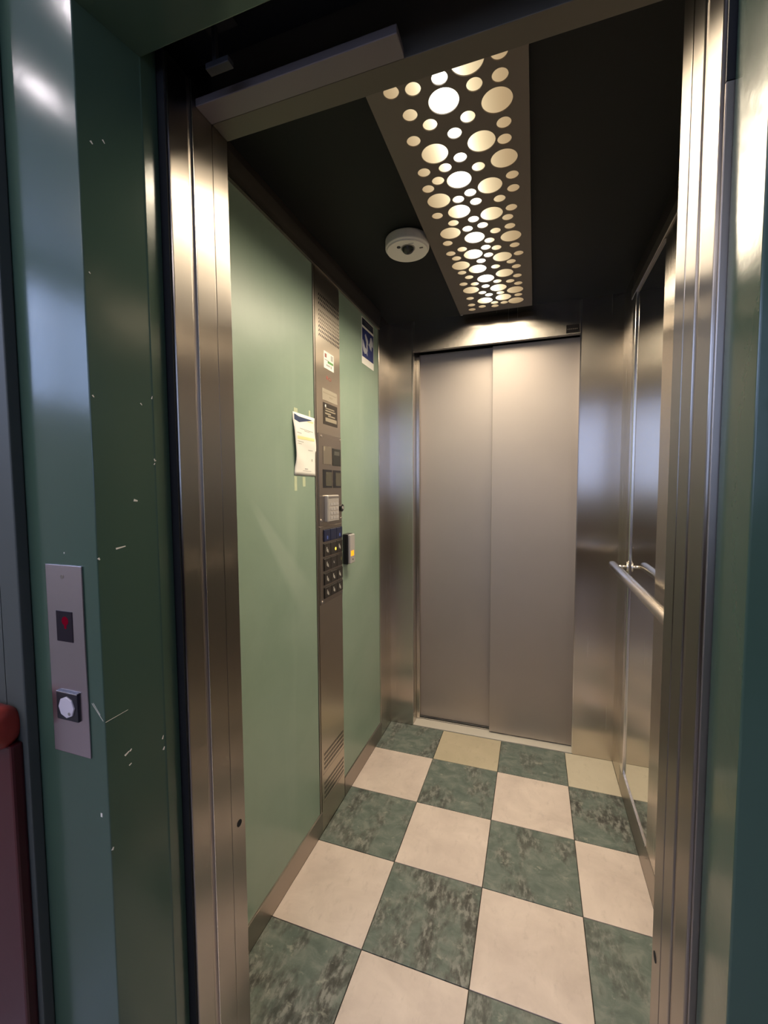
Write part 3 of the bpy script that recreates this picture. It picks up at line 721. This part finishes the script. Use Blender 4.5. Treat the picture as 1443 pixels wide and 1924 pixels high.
# back wall with a wide window
bw = [(-2.2, 2.6, 0, 1.22), (-2.2, 2.6, 2.42, 2.62), (-2.2, -.9, 1.22, 2.42), (1.75, 2.6, 1.22, 2.42)]
for x0, x1, z0, z1 in bw: struct(box('wall_hall_back', WALLPAINT, (x0, x1, -4.32, -4.2, z0, z1)))
struct(box('trim_22', REDPAINT, (-2.2, 2.6, -4.2, -4.185, 0, 1.0)))
for y0, y1, z0, z1 in ((-4.2, -1.345, 0, 1.78), (-4.2, -1.345, 2.5, 2.62), (-4.2, -3.7, 1.78, 2.5), (-2.0, -1.345, 1.78, 2.5)):
    struct(box('wall_hall_left', WALLPAINT, (-2.32, -2.2, y0, y1, z0, z1)))
struct(box('wall_hall_right', WALLPAINT, (2.6, 2.72, -4.2, -1.345, 0, 2.62)))
struct(box('trim_23', REDPAINT, (2.585, 2.6, -4.2, -1.435, 0, .885)))
def pane_mat(tint):
    m = bpy.data.materials.new('window_glass'); m.use_nodes = True; t = m.node_tree
    t.nodes.remove(t.nodes['Principled BSDF'])
    a = t.nodes.new('ShaderNodeBsdfTransparent'); a.inputs['Color'].default_value = (tint, tint, tint, 1); b = t.nodes.new('ShaderNodeBsdfGlossy'); b.inputs['Roughness'].default_value = .02
    x = t.nodes.new('ShaderNodeMixShader'); x.inputs[0].default_value = .06
    t.links.new(a.outputs[0], x.inputs[1]); t.links.new(b.outputs[0], x.inputs[2]); t.links.new(x.outputs[0], t.nodes['Material Output'].inputs['Surface'])
    return m
PANE = pane_mat(.68); PANE2 = pane_mat(1.0)
w1 = empty('window_1', (.425, -4.26, 1.22)); struct(w1)
for i in range(3):
    x0 = -.9 + i * .8833; x1 = x0 + .8833
    for b in ((x0, x0 + .04, -4.29, -4.23, 1.22, 2.42), (x1 - .04, x1, -4.29, -4.23, 1.22, 2.42), (x0 + .04, x1 - .04, -4.29, -4.23, 1.22, 1.26), (x0 + .04, x1 - .04, -4.29, -4.23, 2.38, 2.42)):
        box('window_frame', WHITE, b, w1)
    box('pane', PANE, (x0 + .04, x1 - .04, -4.262, -4.258, 1.26, 2.38), w1)
w2 = empty('window_2', (-2.26, -2.85, 1.78)); struct(w2)
for i in range(2):
    y0 = -3.7 + i * .85; y1 = y0 + .85
    for b in ((-2.29, -2.23, y0, y0 + .04, 1.78, 2.5), (-2.29, -2.23, y1 - .04, y1, 1.78, 2.5), (-2.29, -2.23, y0 + .04, y1 - .04, 1.78, 1.82), (-2.29, -2.23, y0 + .04, y1 - .04, 2.46, 2.5)):
        box('window_frame', WHITE, b, w2)
    box('pane', PANE2, (-2.262, -2.258, y0 + .04, y1 - .04, 1.82, 2.46), w2)
for loc, rot, sx, sy in (((.425, -4.21, 1.82), (math.pi / 2, 0, 0), 2.6, 1.16), ((-2.21, -2.85, 2.14), (0, -math.pi / 2, 0), .68, 1.66)):
    l = bpy.data.lights.new('sky_portal', 'AREA'); l.shape = 'RECTANGLE'; l.size, l.size_y = sx, sy; l.cycles.is_portal = True
    o = bpy.data.objects.new('sky_portal', l); COL.objects.link(o); o.location = loc; o.rotation_euler = rot
for k, (x, y, lab) in enumerate(((-1.09, -2.03, 'round hall ceiling spotlight farther from the lift frame'), (-.75, -1.93, 'round hall ceiling spotlight nearer the lift frame'))):
    s = empty('hall_spotlight', (x, y, 2.6), lab, 'spotlight', 'hall ceiling spotlights')
    cyl('ring', WHITE, (x, y, 2.594), .055, .012, 'z', s, 28)
    cyl('bulb', SPOTGLOW, (x, y, 2.587), .024, .003, 'z', s, 24)

FILLGLOW = emit('fill_glow', (1.0, .93, .96), 13.0)  # glowing panels added out of view to brighten the hall
for x, y, lab in ((-1.35, -3.0, 'added unseen square fill panel nearer the left hall wall'), (-.55, -3.25, 'added unseen square fill panel nearer the back hall window')):
    s = empty('hall_fill_panel', (x, y, 2.6), lab, 'ceiling light', 'added hall fill panels')
    for b in ((x - .32, x + .32, y - .32, y - .30, 2.575, 2.60), (x - .32, x + .32, y + .30, y + .32, 2.575, 2.60), (x - .32, x - .30, y - .30, y + .30, 2.575, 2.60), (x + .30, x + .32, y - .30, y + .30, 2.575, 2.60)):
        box('rim', WHITE, b, s)
    box('diffuser', FILLGLOW, (x - .30, x + .30, y - .30, y + .30, 2.582, 2.590), s)
